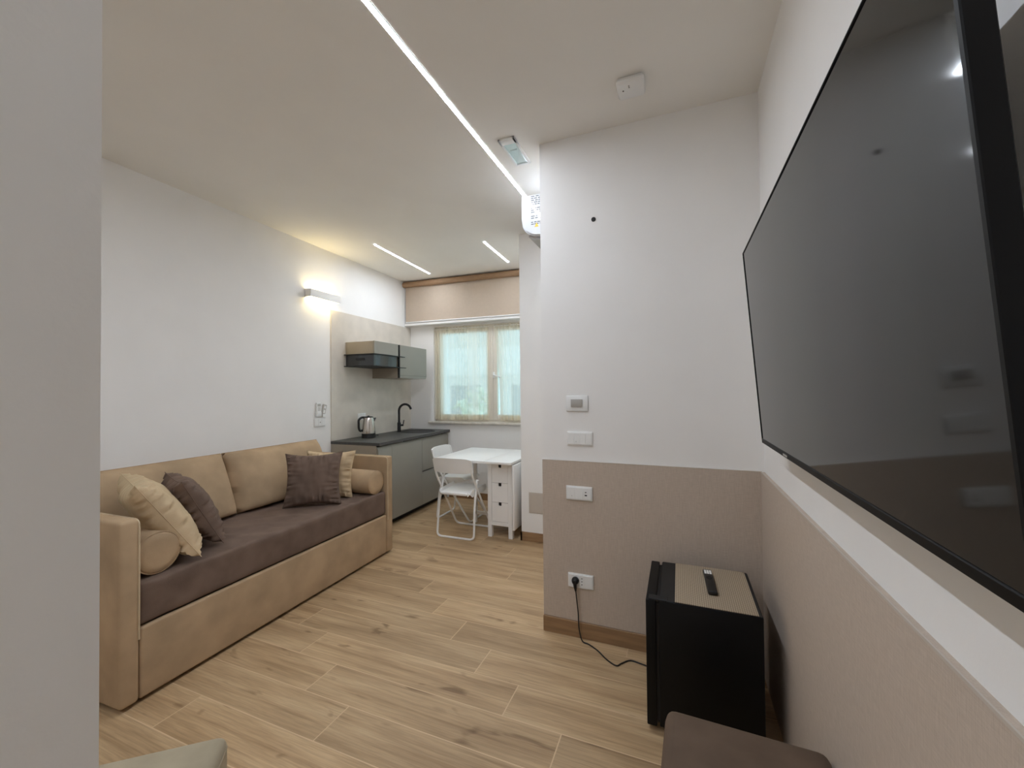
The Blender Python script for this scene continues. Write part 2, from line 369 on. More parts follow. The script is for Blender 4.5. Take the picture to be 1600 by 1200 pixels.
# outside the window: facing house with balcony bands, and a bush
ho = thing('facing_house', 'pale house with a balcony seen faintly through the sheer curtains', 'building', (-4, 15, -4), TH)
build('wall', P().box(-14, 8, 15, 17, -4, 5.2), 'concrete', ho)
build('balcony', P().box(-9, 3, 13.9, 15, 2.0, 2.2).box(-9, 3, 13.9, 14.0, 2.2, 3.0), 'concrete', ho)
for xx in (-8, -5.4, -2.8, -.2): build('window_opening', P().box(xx, xx+1.3, 14.96, 15.02, .2, 1.6), 'facade_dark', ho)
bu = thing('bush', 'pale green bush outside behind the left curtain', 'bush', (-4.6, 10, -1), TH)
p = P()
for i in range(240):
    d = Vector((random.gauss(0, 1), random.gauss(0, 1), random.gauss(0, 1))).normalized()*random.uniform(.55, 1)
    c = Vector((-4.6+d.x*.7, 10+d.y*.6, .5+d.z*1.0)); a = Vector((random.gauss(0, 1), random.gauss(0, 1), random.gauss(0, 1))).normalized(); b = a.orthogonal().normalized()
    p.raw([c-a*.16, c+b*.07, c+a*.16, c-b*.07], [(0, 1, 2, 3)])
fo = build('foliage', p, 'leaf', bu); fo['kind'] = 'stuff'
build('stem', P().tube([(-4.6, 10, -1), (-4.6, 10, .5)], .05), 'baseboard', bu)

# ================================================================= CEILING / WALL LIGHTS
def led_bar(base, label, x0, y0, x1, y1, w=.022, rot=0):
    t = thing('led_light_strip', label, 'light', base, rot, 'ceiling light strips')
    d = Vector((x1-x0, y1-y0, 0)); L_ = d.length; d.normalize(); n = Vector((-d.y, d.x, 0)); o = Vector((x0, y0, 0))
    def bar(a, b, z0, z1, s0=0, s1=0):
        q = P()
        vs = [o+d*s+n*m+Vector((0, 0, z)) for z in (z0, z1) for (s, m) in ((s0, a), (L_-s1, a), (L_-s1, b), (s0, b))]
        return q.raw(vs, [(0, 1, 2, 3), (4, 5, 6, 7), (0, 1, 5, 4), (1, 2, 6, 5), (2, 3, 7, 6), (3, 0, 4, 7)])
    f = bar(-w/2-.003, -w/2, ZC-.005, ZC-.0005); g = bar(w/2, w/2+.003, ZC-.005, ZC-.0005); f.raw(g.v, g.f)
    build('profile', f, 'white_metal', t)
    build('diffuser', bar(-w/2, w/2, ZC-.004, ZC-.0008), 'led', t)
led_bar((-1.08, 1.9, ZC), 'long glowing light strip set in the ceiling, ending at the air conditioner', -1.097, -1.35, -1.075, 3.02)
led_bar((-2.87, 3.9, ZC), 'short glowing ceiling light strip nearer the wall with the sconce', -2.838, 3.361, -2.913, 4.462, .02)
led_bar((-1.80, 4.1, ZC), 'shortest glowing ceiling light strip nearer the air conditioner', -1.790, 3.736, -1.818, 4.426, .02)

t = thing('wall_sconce', 'white box wall lamp glowing warm above and below', 'lamp', (XL, 3.34, 2.41), TH)
sy0, sy1, sz0, sz1, sx = 3.142, 3.542, 2.368, 2.445, XL+.075
p = P().box(sx-.006, sx, sy0, sy1, sz0, sz1, .002, 1).box(XL+.0, sx, sy0, sy0+.006, sz0, sz1).box(XL+.0, sx, sy1-.006, sy1, sz0, sz1).box(XL, XL+.006, sy0, sy1, sz0, sz1)
build('housing', p, 'white_paint', t)
build('diffuser', P().box(XL+.006, sx-.006, sy0+.006, sy1-.006, sz1-.018, sz1-.012), 'led_warm', t)
build('diffuser', P().box(XL+.006, sx-.006, sy0+.006, sy1-.006, sz0+.012, sz0+.018), 'led_warm', t)

t = thing('smoke_detector', 'white rounded-square detector on the ceiling', 'detector', (-.197, 2.07, ZC), 0)
p = P().box(-.262, -.132, 2.005, 2.135, ZC-.036, ZC-.004, .016, 3); build('housing', p, 'white_plastic', t)
build('base_plate', P().box(-.252, -.142, 2.015, 2.125, ZC-.006, ZC, .002, 1), 'white_plastic', t)
for a, b, r in ((-.232, 2.06, .004), (-.203, 2.045, .003), (-.203, 2.034, .003)):
    build('sounder_hole', P().lathe([(0, 0), (r, 0), (r, .003), (0, .003)], (a, b, ZC-.038), 10), 'dark_line', t)

t = thing('emergency_light', 'recessed white-framed emergency light on the ceiling beside the long strip', 'light', (-.927, 2.385, ZC))
ex0, ex1, ey0, ey1 = -.980, -.874, 2.235, 2.535
build('frame', P().box(ex0, ex0+.016, ey0, ey1, ZC-.012, ZC, .003).box(ex1-.016, ex1, ey0, ey1, ZC-.012, ZC, .003).box(ex0, ex1, ey0, ey0+.055, ZC-.012, ZC, .003).box(ex0, ex1, ey1-.018, ey1, ZC-.012, ZC, .003), 'white_plastic', t)
build('reflector', P().box(ex0+.012, ex1-.012, ey0+.05, ey1-.015, ZC-.003, ZC-.001).box(ex0+.030, ex1-.030, ey0+.125, ey0+.129, ZC-.009, ZC-.002), 'white_plastic', t)
build('clear_cover', P().box(ex0+.014, ex1-.014, ey0+.052, ey1-.016, ZC-.011, ZC-.0095), 'glass', t)

# ================================================================= AIR CONDITIONER
t = thing('air_conditioner', 'white wall air conditioner partly hidden behind the partition corner', 'air conditioner', (XP, 3.05, 2.47))
def acprof(g=0):
    pts = [(-.002, 2.756-g), (-.222+g, 2.758-g), (-.224+g, 2.70), (-.224+g, 2.60), (-.216+g, 2.545+g*.6), (-.198+g, 2.512+g), (-.170+g, 2.490+g), (-.130, 2.476+g), (-.08, 2.470+g), (-.002, 2.468+g)]
    return [(XP+u, v) for u, v in pts]
build('body', P().prism(acprof(), 'y', 2.66, 3.46), 'white_gloss', t)
build('end_cap', P().prism(acprof(.007), 'y', 2.650, 2.661), 'white_gloss', t)
build('louver', P().prism([(XP-.185, 2.486), (XP-.10, 2.455), (XP-.05, 2.452), (XP-.05, 2.460), (XP-.10, 2.465), (XP-.180, 2.494)], 'y', 2.69, 3.43), 'grey_plastic', t)
rows = P()
for i in range(15):
    z = 2.742-i*.0135
    if i in (5, 9, 12): continue
    x = XP-.152
    for q in range(4):
        w = random.uniform(.012, .03); rows.box(x, x+w, 2.6493, 2.6502, z-.003, z+.003); x += w+random.uniform(.003, .008)
lp = build('label_print', rows, 'ink', t); lp['kind'] = 'stuff'
build('warning_sign', P().prism([(XP-.128, 2.532), (XP-.098, 2.532), (XP-.113, 2.560)], 'y', 2.6485, 2.6502), 'warn', t)
build('pipe_cover', P().box(XP-.03, XP, 2.70, 2.78, 2.40, 2.47, .006), 'white_plastic', t)

# ================================================================= PARTITION FITTINGS
def plate(name, label, cat, x0, x1, z0, z1, y=None, bev=.003, group=None):
    y = YP if y is None else y
    t = thing(name, label, cat, ((x0+x1)/2, y, (z0+z1)/2), 0, group)
    build('cover_plate', P().box(x0, x1, y-.009, y+.0, z0, z1, bev, 2), 'white_plastic', t); return t
YU = YP+.008
t = plate('wall_switch', 'white rounded switch plate with one grey rocker, topmost on the partition wall', 'switch', -.617, -.486, 1.301, 1.394, YU, .006)
build('rocker', P().box(-.586, -.518, YU-.015, YU-.008, 1.327, 1.372, .002), 'grey_plastic', t)
t = plate('wall_switch', 'white four-gang switch plate just above the taupe dado panel', 'switch', -.611, -.462, 1.104, 1.184, YU)
for i in range(4):
    a = -.604+i*.0342; build('rocker', P().box(a, a+.0328, YU-.0115, YU-.008, 1.111, 1.177, .0012, 1), 'white_plastic', t)
build('indicator', P().box(-.559, -.556, YU-.012, YU-.011, 1.125, 1.128), 'dark_line', t)
t = plate('wall_socket', 'white plate with blank rockers and a charging port on the taupe panel', 'socket', -.619, -.466, .790, .870)
for i in range(3):
    a = -.612+i*.0468; build('rocker', P().box(a, a+.0452, YP-.0115, YP-.008, .797, .863, .0012, 1), 'white_plastic', t)
build('usb_port', P().box(-.507, -.499, YP-.0122, YP-.011, .836, .841).box(-.509, -.496, YP-.0122, YP-.011, .818, .825), 'black', t)
build('indicator', P().box(-.586, -.583, YP-.0122, YP-.011, .812, .815), 'dark_line', t)
t = plate('wall_socket', 'white power socket plate near the floor with a black plug in it', 'socket', -.613, -.465, .286, .368)
for i in range(3):
    a = -.607+i*.0457; build('socket_module', P().box(a, a+.0445, YP-.0115, YP-.008, .292, .362, .0012, 1), 'white_plastic', t)
h = P()
for zz in (.310, .327, .344):
    h.lathe([(0, 0), (.003, 0), (.003, .001), (0, .001)], n=10, M=Matrix.Translation((-.531, YP-.0112, zz)) @ Matrix.Rotation(PI/2, 4, 'X'))
build('socket_hole', h, 'black', t)
t = thing('power_cord', 'black power cord hanging from the socket and running to the fridge', 'cord', (-.567, YP-.03, .33))
rx = Matrix.Translation((-.567, YP-.0115, .332)) @ Matrix.Rotation(PI/2, 4, 'X')
build('plug', P().lathe([(0, 0), (.019, 0), (.021, .004), (.021, .012), (.017, .026), (.009, .034), (0, .034)], n=20, M=rx).tube([(-.567, YP-.036, .33), (-.565, YP-.034, .30), (-.563, YP-.03, .277)], [.011, .009, .005], 10), 'black_rubber', t)
cable = [(-.563, YP-.03, .28), (-.558, YP-.026, .22), (-.552, YP-.022, .15), (-.546, YP-.03, .07), (-.525, YP-.045, .012), (-.486, YP-.052, .0045), (-.430, YP-.09, .0045), (-.372, YP-.148, .0045), (-.320, YP-.178, .0045), (-.296, YP-.150, .0045), (-.256, YP-.11, .0045), (-.20, YP-.118, .0045), (-.13, YP-.13, .005), (-.06, YP-.10, .005), (.1, YP-.06, .005)]
build('cable', P().tube(smooth_path(cable, 6), .0036, 8), 'black_rubber', t)
o = build('cable_outlet', P().lathe([(.013, -.002), (.013, .002), (.009, .003), (.0085, .0005), (0, .0005)], n=20, M=Matrix.Translation((-.443, YU-.001, 2.407)) @ Matrix.Rotation(PI/2, 4, 'X')), 'black_matte', base=(-.443, YU, 2.407))
tag(o, 'small dark round cable hole high on the white partition', 'hole')
o = build('access_panel', P().box(-1.328, -1.12, Y2-.005, Y2, .268, .462, .0015, 1).box(-1.318, -1.13, Y2-.0062, Y2-.004, .278, .452, .001, 1), 'cap', base=(-1.22, Y2, .365))
tag(o, 'pale grey access panel low on the white wall beside the folding table', 'panel')

# ================================================================= TELEVISION
t = thing('television', 'large black flat television tilted forward on the right wall', 'television', (.300, 1.2035, 1.213))
t.rotation_euler = (0, -math.radians(4.33), 0)
B = Vector(BASE[t.name]); ty0, ty1, tz = .528, 1.879, .756
def lb(p_, x0, x1, y0, y1, z0, z1, bev=0, seg=2): return p_.box(B.x+x0, B.x+x1, y0, y1, B.z+z0, B.z+z1, bev, seg)
lb_ = P(); e = .009
lb(lb_, 0, .026, ty0, ty0+e, 0, tz, .0015, 1); lb(lb_, 0, .026, ty1-.002, ty1, 0, tz); lb(lb_, 0, .026, ty0, ty1, 0, .017, .0015, 1); lb(lb_, 0, .026, ty0, ty1, tz-.002, tz)
build('bezel', lb_, 'tv_bezel', t)
build('screen', lb(P(), .0025, .008, ty0+.006, ty1-.0015, .014, tz-.0015), 'screen', t)
build('back_panel', lb(P(), .008, .0265, ty0+.002, ty1-.002, .002, tz-.002, .003), 'tv_case', t)
build('rear_housing', lb(P(), .026, .052, ty0+.05, ty1-.05, .03, .50, .012, 3), 'tv_case', t)
build('wall_mount', lb(P(), .05, .078, 1.0, 1.4, .15, .42, .004), 'black_matte', t)
build('logo_plate', lb(P(), -.001, .0005, 1.47, 1.52, .005, .011), 'grey_plastic', t)

# ================================================================= MINI FRIDGE
t = thing('mini_fridge', 'black mini fridge in the corner under the television', 'fridge', (.08, 2.05, 0))
fx0, fx1, fy0_, fy1_, fz = -.143, .290, 1.838, 2.262, .543
d = build('door', P().box(fx0, fx0+.040, fy0_, fy1_, .022, fz, .004, 2), 'fridge_black', t)
build('hinge_cover', P().box(fx0+.012, fx0+.085, fy0_+.003, fy0_+.04, fz-.001, fz+.007, .002, 1), 'black_matte', d)
build('gasket', P().box(fx0+.040, fx0+.051, fy0_+.012, fy1_-.012, .035, fz-.012), 'black_rubber', t)
build('body', P().box(fx0+.051, fx1, fy0_+.004, fy1_, .022, fz, .004, 2), 'fridge_black', t)
build('top_board', P().box(fx0+.054, fx1-.004, fy0_+.008, fy1_-.004, fz-.002, fz+.003, .0015, 1), 'black_matte', t)
for a, b in ((fx0+.08, fy0_+.04), (fx1-.05, fy0_+.04), (fx0+.08, fy1_-.04), (fx1-.05, fy1_-.04)):
    build('foot', P().lathe([(.018, 0), (.018, .012), (.010, .014), (.010, .026)], (a, b, 0), 14), 'black_rubber', t)
o = build('placemat', P().box(-.028, .275, 1.846, 2.256, fz+.0035, fz+.0055), 'weave', base=(.12, 2.05, fz+.0035)); tag(o, 'woven taupe mat lying on top of the black fridge', 'mat')
t = thing('remote_control', 'black remote with white buttons lying on the woven mat', 'remote', (.117, 2.07, fz+.0056), 0)
t.rotation_euler = (0, 0, math.radians(2.5))
zr = fz+.0056
build('body', P().box(.098, .136, 1.955, 2.185, zr, zr+.019, .006, 3), 'black', t)
for i in range(3): build('button', P().box(.1015+i*.0108, .1105+i*.0108, 2.132, 2.172, zr+.0175, zr+.0202, .001, 1), 'button_white', t)
build('button_pad', P().lathe([(.013, 0), (.013, .002), (.007, .002), (.007, .0008), (0, .0008)], (.117, 2.09, zr+.018), 20), 'black_matte', t)

# ================================================================= POUFS
def pouf(label, m, cx, cy, w, h, rotz, seamy):
    t = thing('pouf', label, 'pouf', (cx, cy, 0))
    t.rotation_euler = (0, 0, rotz)
    b = bmesh.new(); bmesh.ops.create_cube(b, size=1)
    for v in b.verts: v.co = Vector((v.co.x*w, v.co.y*w, v.co.z*(h-.02)+(h+.02)/2))
    bmesh.ops.bevel(b, geom=list(b.edges), offset=.028, segments=4, profile=.5, affect='EDGES')
    top = [f for f in b.faces if f.normal.z > .99]
    bmesh.ops.subdivide_edges(b, edges=list({e_ for f in top for e_ in f.edges}), cuts=6, use_grid_fill=True)
    for v in b.verts:
        q = max(0, 1-(v.co.x/(w/2))**2)*max(0, 1-(v.co.y/(w/2))**2)
        if v.co.z > h-.03: v.co.z += .018*q
    pp = P().bm(b, Matrix.Translation((cx, cy, 0))); build('upholstery', pp, m, t, sharp=60)
    r = w/2-.004; path = round_path([(cx+r, cy, h-.03), (cx+r, cy+r, h-.03), (cx-r, cy+r, h-.03), (cx-r, cy-r, h-.03), (cx+r, cy-r, h-.03), (cx+r, cy, h-.03)], .03, 4)
    build('piping', P().tube([Vector(q)+Vector(((q[0]-cx)*.012, (q[1]-cy)*.012, 0)) for q in path], .0035, 6), m, t)
    for a in (-1, 1):
        for c in (-1, 1): build('foot', P().lathe([(.018, 0), (.02, .03)], (cx+a*(w/2-.05), cy+c*(w/2-.05), 0), 12), 'black_rubber', t)
pouf('taupe velvet pouf below the television in front of the fridge', 'velvet_taupe', .152, 1.19, .42, .43, math.radians(-2), 0)
pouf('beige velvet pouf in the near left corner by the wall end', 'velvet_sage', -1.245, .535, .40, .45, math.radians(40), 0)

# ================================================================= SOFA (kitchen-side frame)
SX = -2.280; SB = XL+.015
t = thing('sofa_bed', 'long beige velvet daybed sofa along the left wall', 'sofa', (-2.79, 2.17, 0), TH)
A0, A1, A2, A3 = 1.150, 1.226, 3.060, 3.136
def slab(x0, x1, y0, y1, z0, z1, rnd=.022):
    return P().box(x0, x1, y0, y1, z0, z1, min(rnd, (y1-y0)*.4, (x1-x0)*.4), 5)
for (a, b, s) in ((A0, A1, 1), (A2, A3, -1)):
    arm = build('armrest', slab(SB, SX+.012, a, b, .018, .852, .018), 'velvet_beige', t, sharp=70)
    ym = (a+b)/2; yin = b-.004 if s > 0 else a+.004
    build('piping', P().tube(round_path([(SX+.010, yin, .30), (SX+.010, yin, .847), (SB+.03, yin, .850)], .03, 4), .0045, 6), 'piping', arm)
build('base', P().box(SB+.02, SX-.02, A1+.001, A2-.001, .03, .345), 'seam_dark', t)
build('back_frame', slab(SB, SB+.07, A1, A2, .02, .925, .02), 'velvet_beige', t, sharp=70)
build('front_panel', slab(SX-.03, SX+.004, A1+.004, A2-.004, .018, .345, .012), 'velvet_beige', t, sharp=70)
p = P()
def mattress():
    b = bmesh.new(); bmesh.ops.create_cube(b, size=1)
    x0, x1, y0, y1, z0, z1 = SB+.08, SX-.004, A1+.004, A2-.004, .352, .545
    for v in b.verts: v.co = Vector(((x0+x1)/2+v.co.x*(x1-x0), (y0+y1)/2+v.co.y*(y1-y0), (z0+z1)/2+v.co.z*(z1-z0)))
    bmesh.ops.bevel(b, geom=[e_ for e_ in b.edges], offset=.016, segments=2, profile=.5, affect='EDGES')
    bmesh.ops.subdivide_edges(b, edges=[e_ for e_ in b.edges if e_.calc_length() > .6], cuts=56, use_grid_fill=True)
    bmesh.ops.subdivide_edges(b, edges=[e_ for e_ in b.edges if .1 < e_.calc_length() < .6], cuts=6, use_grid_fill=True)
    for v in b.verts:
        q = v.co
        if q.z > z1-.03:
            n_ = noise.noise(Vector((q.x*5, q.y*9, 1)))*.5+noise.noise(Vector((q.x*12+q.y*5, q.y*26, 4)))*.5
            v.co.z += n_*.013
        if q.x > x1-.03:
            edge = max(0, 1-(q.y-y0)/.55)
            v.co.x += noise.noise(Vector((q.y*16+q.z*8, q.z*5, 2)))*.010*(.2+edge)
    return P().bm(b)
build('mattress', mattress(), 'velvet_brown', t, sharp=70)
def back_cushion(y0, y1):
    nu, nv = 26, 20; W = (y1-y0); pr = P()
    H0 = .425
    def pt(u, v, side):
        a = 2*u-1; b = 2*v-1
        e_ = (max(0, 1-abs(a)**7)*max(0, 1-abs(b)**7))**.42
        y = y0+W*(u); z = v*H0
        th = .088*e_+.014*(1-a*a)*(1-b*b)
        lean = .30*(1-.04*v)
        x = -(z*.40)+(th if side else -th)+.002*noise.noise(Vector((y*5, z*6, side)))
        return Vector((-2.895+x, y, .553+z))
    pr.grid(lambda u, v: pt(u, v, 1), nu, nv); pr.grid(lambda u, v: pt(u, v, 0), nu, nv)
    return pr
def merge(pr, d=.0008):
    b = bmesh.new(); vs = [b.verts.new(v) for v in pr.v]
    for f in pr.f:
        try: b.faces.new([vs[i] for i in f])
        except ValueError: pass
    bmesh.ops.remove_doubles(b, verts=b.verts[:], dist=d)
    return P().bm(b)
for y0, y1 in ((1.226, 2.155), (2.160, 3.060)):
    bc = build('back_cushion', merge(back_cushion(y0+(.003 if y0 < 2 else -.002), y1+(.002 if y0 < 2 else -.003))), 'velvet_beige', t, sharp=80)
    pth = []
    for (a, b) in ((0, 0), (0, 1), (1, 1), (1, 0)):
        y = y0+.004 if a == 0 else y1-.004; z = b*.425
        pth.append((-2.895-z*.40+.0, y, .553+z))
    build('piping', P().tube(pth, .003, 6), 'velvet_beige', bc)

def cushion(name, label, m, c, r, u, w, th, group=None, seed=0, cat='cushion', h=None):
    """square scatter cushion: centre c, in-plane axes r and u (K frame)"""
    h = h or w; r = Vector(r).normalized(); u = Vector(u); u = (u-r*u.dot(r)).normalized(); n = r.cross(u); c = Vector(c); N_ = 40
    def pt(a, b, s):
        a = 2*a-1; b = 2*b-1
        e_ = (max(0, 1-a*a)*max(0, 1-b*b))**.5
        pa = a*(1-.13*(1-b*b)*abs(a)**2); pb = b*(1-.13*(1-a*a)*abs(b)**2)
        edge = (abs(a)**6+abs(b)**6)*.5
        wr = noise.noise(Vector((a*3.2+seed, b*3.2, s*7)))*.010+(noise.noise(Vector((a*1.5+seed, b*13, s*3)))*abs(a)**3+noise.noise(Vector((a*13, b*1.5+seed, s*3)))*abs(b)**3)*.050
        z = s*(th/2*e_**.8)+wr*(e_**.3 if e_ > 0 else 0)
        return c+r*(pa*w/2)+u*(pb*h/2)+n*z
    g = P(); g.grid(lambda a, b: pt(a, b, 1), N_, N_); g.grid(lambda a, b: pt(a, b, -1), N_, N_)
    low = min(v[2] for v in g.v)
    t_ = thing(name, label, cat, (c.x, c.y, low), TH, group)
    build('cover', merge(g), m, t_, sharp=80)
    ring = [pt(q/14, 0, 0) for q in range(14)]+[pt(1, q/14, 0) for q in range(14)]+[pt(1-q/14, 1, 0) for q in range(14)]+[pt(0, 1-q/14, 0) for q in range(14)]
    build('seam', P().tube(ring, .0018, 6, True), m, t_)
    return t_
cushion('scatter_cushion', 'pale beige velvet cushion leaning on the near bolster', 'velvet_pale', (-2.545, 1.462, .782), (.93, -.36, 0), (-.03, -.30, .46), .49, .19, 'scatter cushions on the sofa', 1)
cushion('scatter_cushion', 'dark brown velvet cushion leaning on the pale cushion near the bolster', 'velvet_brown', (-2.61, 1.675, .757), (.93, -.36, 0), (-.03, -.20, .39), .43, .17, 'scatter cushions on the sofa', 5)
cushion('scatter_cushion', 'dark brown velvet cushion propped upright at the far end of the sofa', 'velvet_brown', (-2.575, 2.54, .742), (.80, .60, .0), (-.16, .22, .95), .42, .17, 'scatter cushions on the sofa', 9)
cushion('scatter_cushion', 'pale beige velvet cushion tucked behind the upright brown cushion', 'velvet_pale', (-2.63, 2.765, .735), (.88, .47, -.03), (-.10, .16, .97), .40, .14, 'scatter cushions on the sofa', 13)
def bolster(label, y, x1, z):
    t_ = thing('bolster_cushion', label, 'cushion', (x1-.33, y, z-.10), TH, 'bolsters at the ends of the sofa')
    M = Matrix.Translation((x1, y, z)) @ Matrix.Rotation(-PI/2, 4, 'Y')
    prof = [(0, -.004), (.06, -.005), (.088, -.002), (.097, .006), (.100, .018), (.1015, .3), (.100, .62), (.095, .64), (.08, .648), (0, .65)]
    build('cover', P().lathe(prof, n=40, M=M), 'velvet_beige', t_, sharp=80)
    build('piping', P().tube([M @ Vector((.0985*math.cos(q*PI/20), .0985*math.sin(q*PI/20), .006)) for q in range(40)], .0028, 6, True), 'velvet_beige', t_)
bolster('beige velvet bolster against the near armrest', 1.333, -2.325, .648)
bolster('beige velvet bolster against the far armrest', 2.953, -2.300, .648)

# ================================================================= KITCHEN (same frame)
CT = .905; CX = -2.672; CY0 = 3.478
FXK = -2.692
o = build('backsplash', P().box(XL, XL+.012, CY0, YW-.002, CT, 2.298, .001, 1), 'splash', base=(XL, 4.2, CT), rot=TH); tag(o, 'tall grey-beige splashback panel behind the kitchen counter', 'splashback')
# countertop with sink opening
scx, scy, srx, sry = -2.955, 4.62, .215, .20
def counter():
    b = bmesh.new(); out = [(XL+.001, CY0), (CX, CY0), (CX, YW-.003), (XL+.001, YW-.003)]
    inn = [(scx+srx*math.cos(2*PI*k/40), scy+sry*math.sin(2*PI*k/40)) for k in range(40)]
    es = []
    for L_ in (out, inn):
        vs = [b.verts.new((x, y, CT)) for x, y in L_]
        es += [b.edges.new((vs[i], vs[(i+1) % len(vs)])) for i in range(len(vs))]
    bmesh.ops.triangle_fill(b, use_beauty=True, use_dissolve=False, edges=es)
    bad = [f for f in b.faces if ((f.calc_center_median().x-scx)/srx)**2+((f.calc_center_median().y-scy)/sry)**2 < .9]
    if bad: bmesh.ops.delete(b, geom=bad, context='FACES_ONLY')
    r = bmesh.ops.extrude_face_region(b, geom=b.faces[:])
    for v in [g for g in r['geom'] if isinstance(g, bmesh.types.BMVert)]: v.co.z -= .030
    return P().bm(b)
o = build('countertop', counter(), 'counter', base=(-3.0, 4.2, CT-.03), rot=TH, sharp=20); tag(o, 'dark grey kitchen countertop with an inset sink', 'countertop')
t = thing('kitchen_sink', 'round black sink set into the dark countertop', 'sink', (scx, scy, CT), TH)
build('rim', P().lathe([(.94, -.002), (.95, .004), (1.03, .004), (1.05, 0), (1.0, -.004)], (scx, scy, CT), 48, srx, sry), 'black_matte', t)
build('bowl', P().lathe([(.97, 0), (.93, -.06), (.88, -.135), (.78, -.16), (.1, -.165), (0, -.165)], (scx, scy, CT), 48, srx, sry), 'black_matte', t)
build('drain', P().lathe([(.035, 0), (.035, .004), (.02, .004), (.02, .001), (0, .001)], (scx, scy, CT-.166), 20), 'steel', t)
t = thing('faucet', 'black gooseneck faucet behind the sink', 'faucet', (-3.20, 4.53, CT), TH)
fx, fy = -3.155, 4.50
build('base', P().lathe([(.027, 0), (.027, .006), (.022, .010), (.022, .115), (.016, .125), (.011, .128)], (fx, fy, CT), 24), 'black_matte', t)
arc = [(fx, fy, CT+.12), (fx, fy, CT+.27)]
for q in range(0, 11):
    a = PI-q*PI*1.02/10*.92
    arc.append((fx+(.083+.083*math.cos(a))*.80, fy+(.083+.083*math.cos(a))*.42, CT+.27+.083*math.sin(a)))
build('spout', P().tube(arc, .0145, 12), 'black_matte', t)
build('lever', P().tube([(fx+.01, fy+.01, CT+.085), (fx+.045, fy+.03, CT+.085)], .012, 10).tube([(fx+.04, fy+.028, CT+.085), (fx+.05, fy+.034, CT+.15)], .006, 8), 'black_matte', t)
# base cabinets: filler, tall-front unit, two-drawer unit
TK = .07
def unit(name, label, cat, y0, y1, fronts, side=False):
    t_ = thing(name, label, cat, (-2.99, (y0+y1)/2, 0), TH, 'kitchen base units')
    build('carcass', P().box(XL+.015, FXK-.023, y0+.001, y1-.001, TK, .735), 'cabinet_dark', t_)
    build('plinth', P().box(XL+.05, FXK-.075, y0+.001, y1-.001, 0, TK), 'black_matte', t_)
    for z0, z1 in fronts:
        # front with slanted finger-grip lip along its top
        q = [(FXK, z0), (FXK, z1-.040), (FXK-.019, z1), (FXK-.022, z1), (FXK-.022, z0)]
        build('drawer_front' if len(fronts) > 1 else 'door', P().prism(q, 'y', y0+.0015, y1-.0015), 'cabinet', t_)
    return t_
unit('base_cabinet', 'narrow grey-beige filler cabinet at the sofa end of the counter', 'cabinet', 3.486, 3.712, [(TK, .862)])
unit('base_cabinet', 'wide grey-beige base cabinet under the kettle with one tall front', 'cabinet', 3.712, 4.30, [(TK, .862)])
unit('base_cabinet', 'grey-beige base cabinet under the sink with two drawer fronts', 'cabinet', 4.30, 4.945, [(TK, .455), (.472, .862)])
o = build('end_panel', P().box(XL+.002, FXK-.022, CY0+.001, 3.4855, 0, .8745), 'cabinet_side', base=(-3, 3.48, 0), rot=TH); tag(o, 'grey-beige end panel closing the kitchen units behind the sofa arm', 'panel')
# wall cabinets
CFX = -2.895
t = thing('wall_cabinet', 'low grey-beige wall cabinet over a black rack', 'cabinet', (-3.09, 3.91, 1.83), TH)
build('body', P().box(XL+.013, CFX-.020, 3.690, 4.138, 1.836, 1.972, .001, 1), 'cabinet_side', t)
build('door', P().box(CFX-.019, CFX, 3.690, 4.120, 1.838, 1.974, .0015, 1), 'cabinet', t)
t = thing('wall_rack', 'black metal rack with smoked sides under the low wall cabinet', 'rack', (-3.09, 3.93, 1.70), TH)
build('top_plate', P().box(XL+.013, CFX+.012, 3.662, 4.135, 1.828, 1.8355), 'black_matte', t)
build('bottom_plate', P().box(XL+.013, CFX+.012, 3.662, 4.135, 1.700, 1.7075), 'black_matte', t)
build('side_plate', P().box(XL+.02, CFX-.012, 3.690, 3.696, 1.7075, 1.828), 'smoke', t)
build('front_plate', P().box(CFX-.016, CFX-.010, 3.696, 4.10, 1.7075, 1.828), 'smoke', t)
build('slot', P().box(-3.14, -3.02, 3.6885, 3.691, 1.765, 1.79), 'black', t)
build('bracket', P().box(CFX-.002, CFX+.012, 4.128, 4.24, 1.829, 1.8345), 'black_matte', t)
build('bracket', P().box(CFX-.002, CFX+.012, 4.128, 4.265, 1.701, 1.7065), 'black_matte', t)
t = thing('wall_cabinet', 'taller grey-green wall cabinet beside the window', 'cabinet', (-3.09, 4.44, 1.58), TH)
build('body', P().box(XL+.013, CFX-.023, 4.140, 4.735, 1.582, 1.970, .001, 1), 'cabinet_side', t)
build('door', P().prism([(CFX-.019, 1.580), (CFX-.010, 1.580), (CFX, 1.612), (CFX, 1.972), (CFX-.019, 1.972)], 'y', 4.156, 4.738), 'cabinet', t)
build('side_trim', P().box(CFX-.022, CFX+.0, 4.139, 4.1545, 1.582, 1.972), 'black_matte', t)
build('grip_strip', P().box(CFX-.003, CFX+.0015, 4.158, 4.736, 1.612, 1.615), 'cabinet_dark', t)

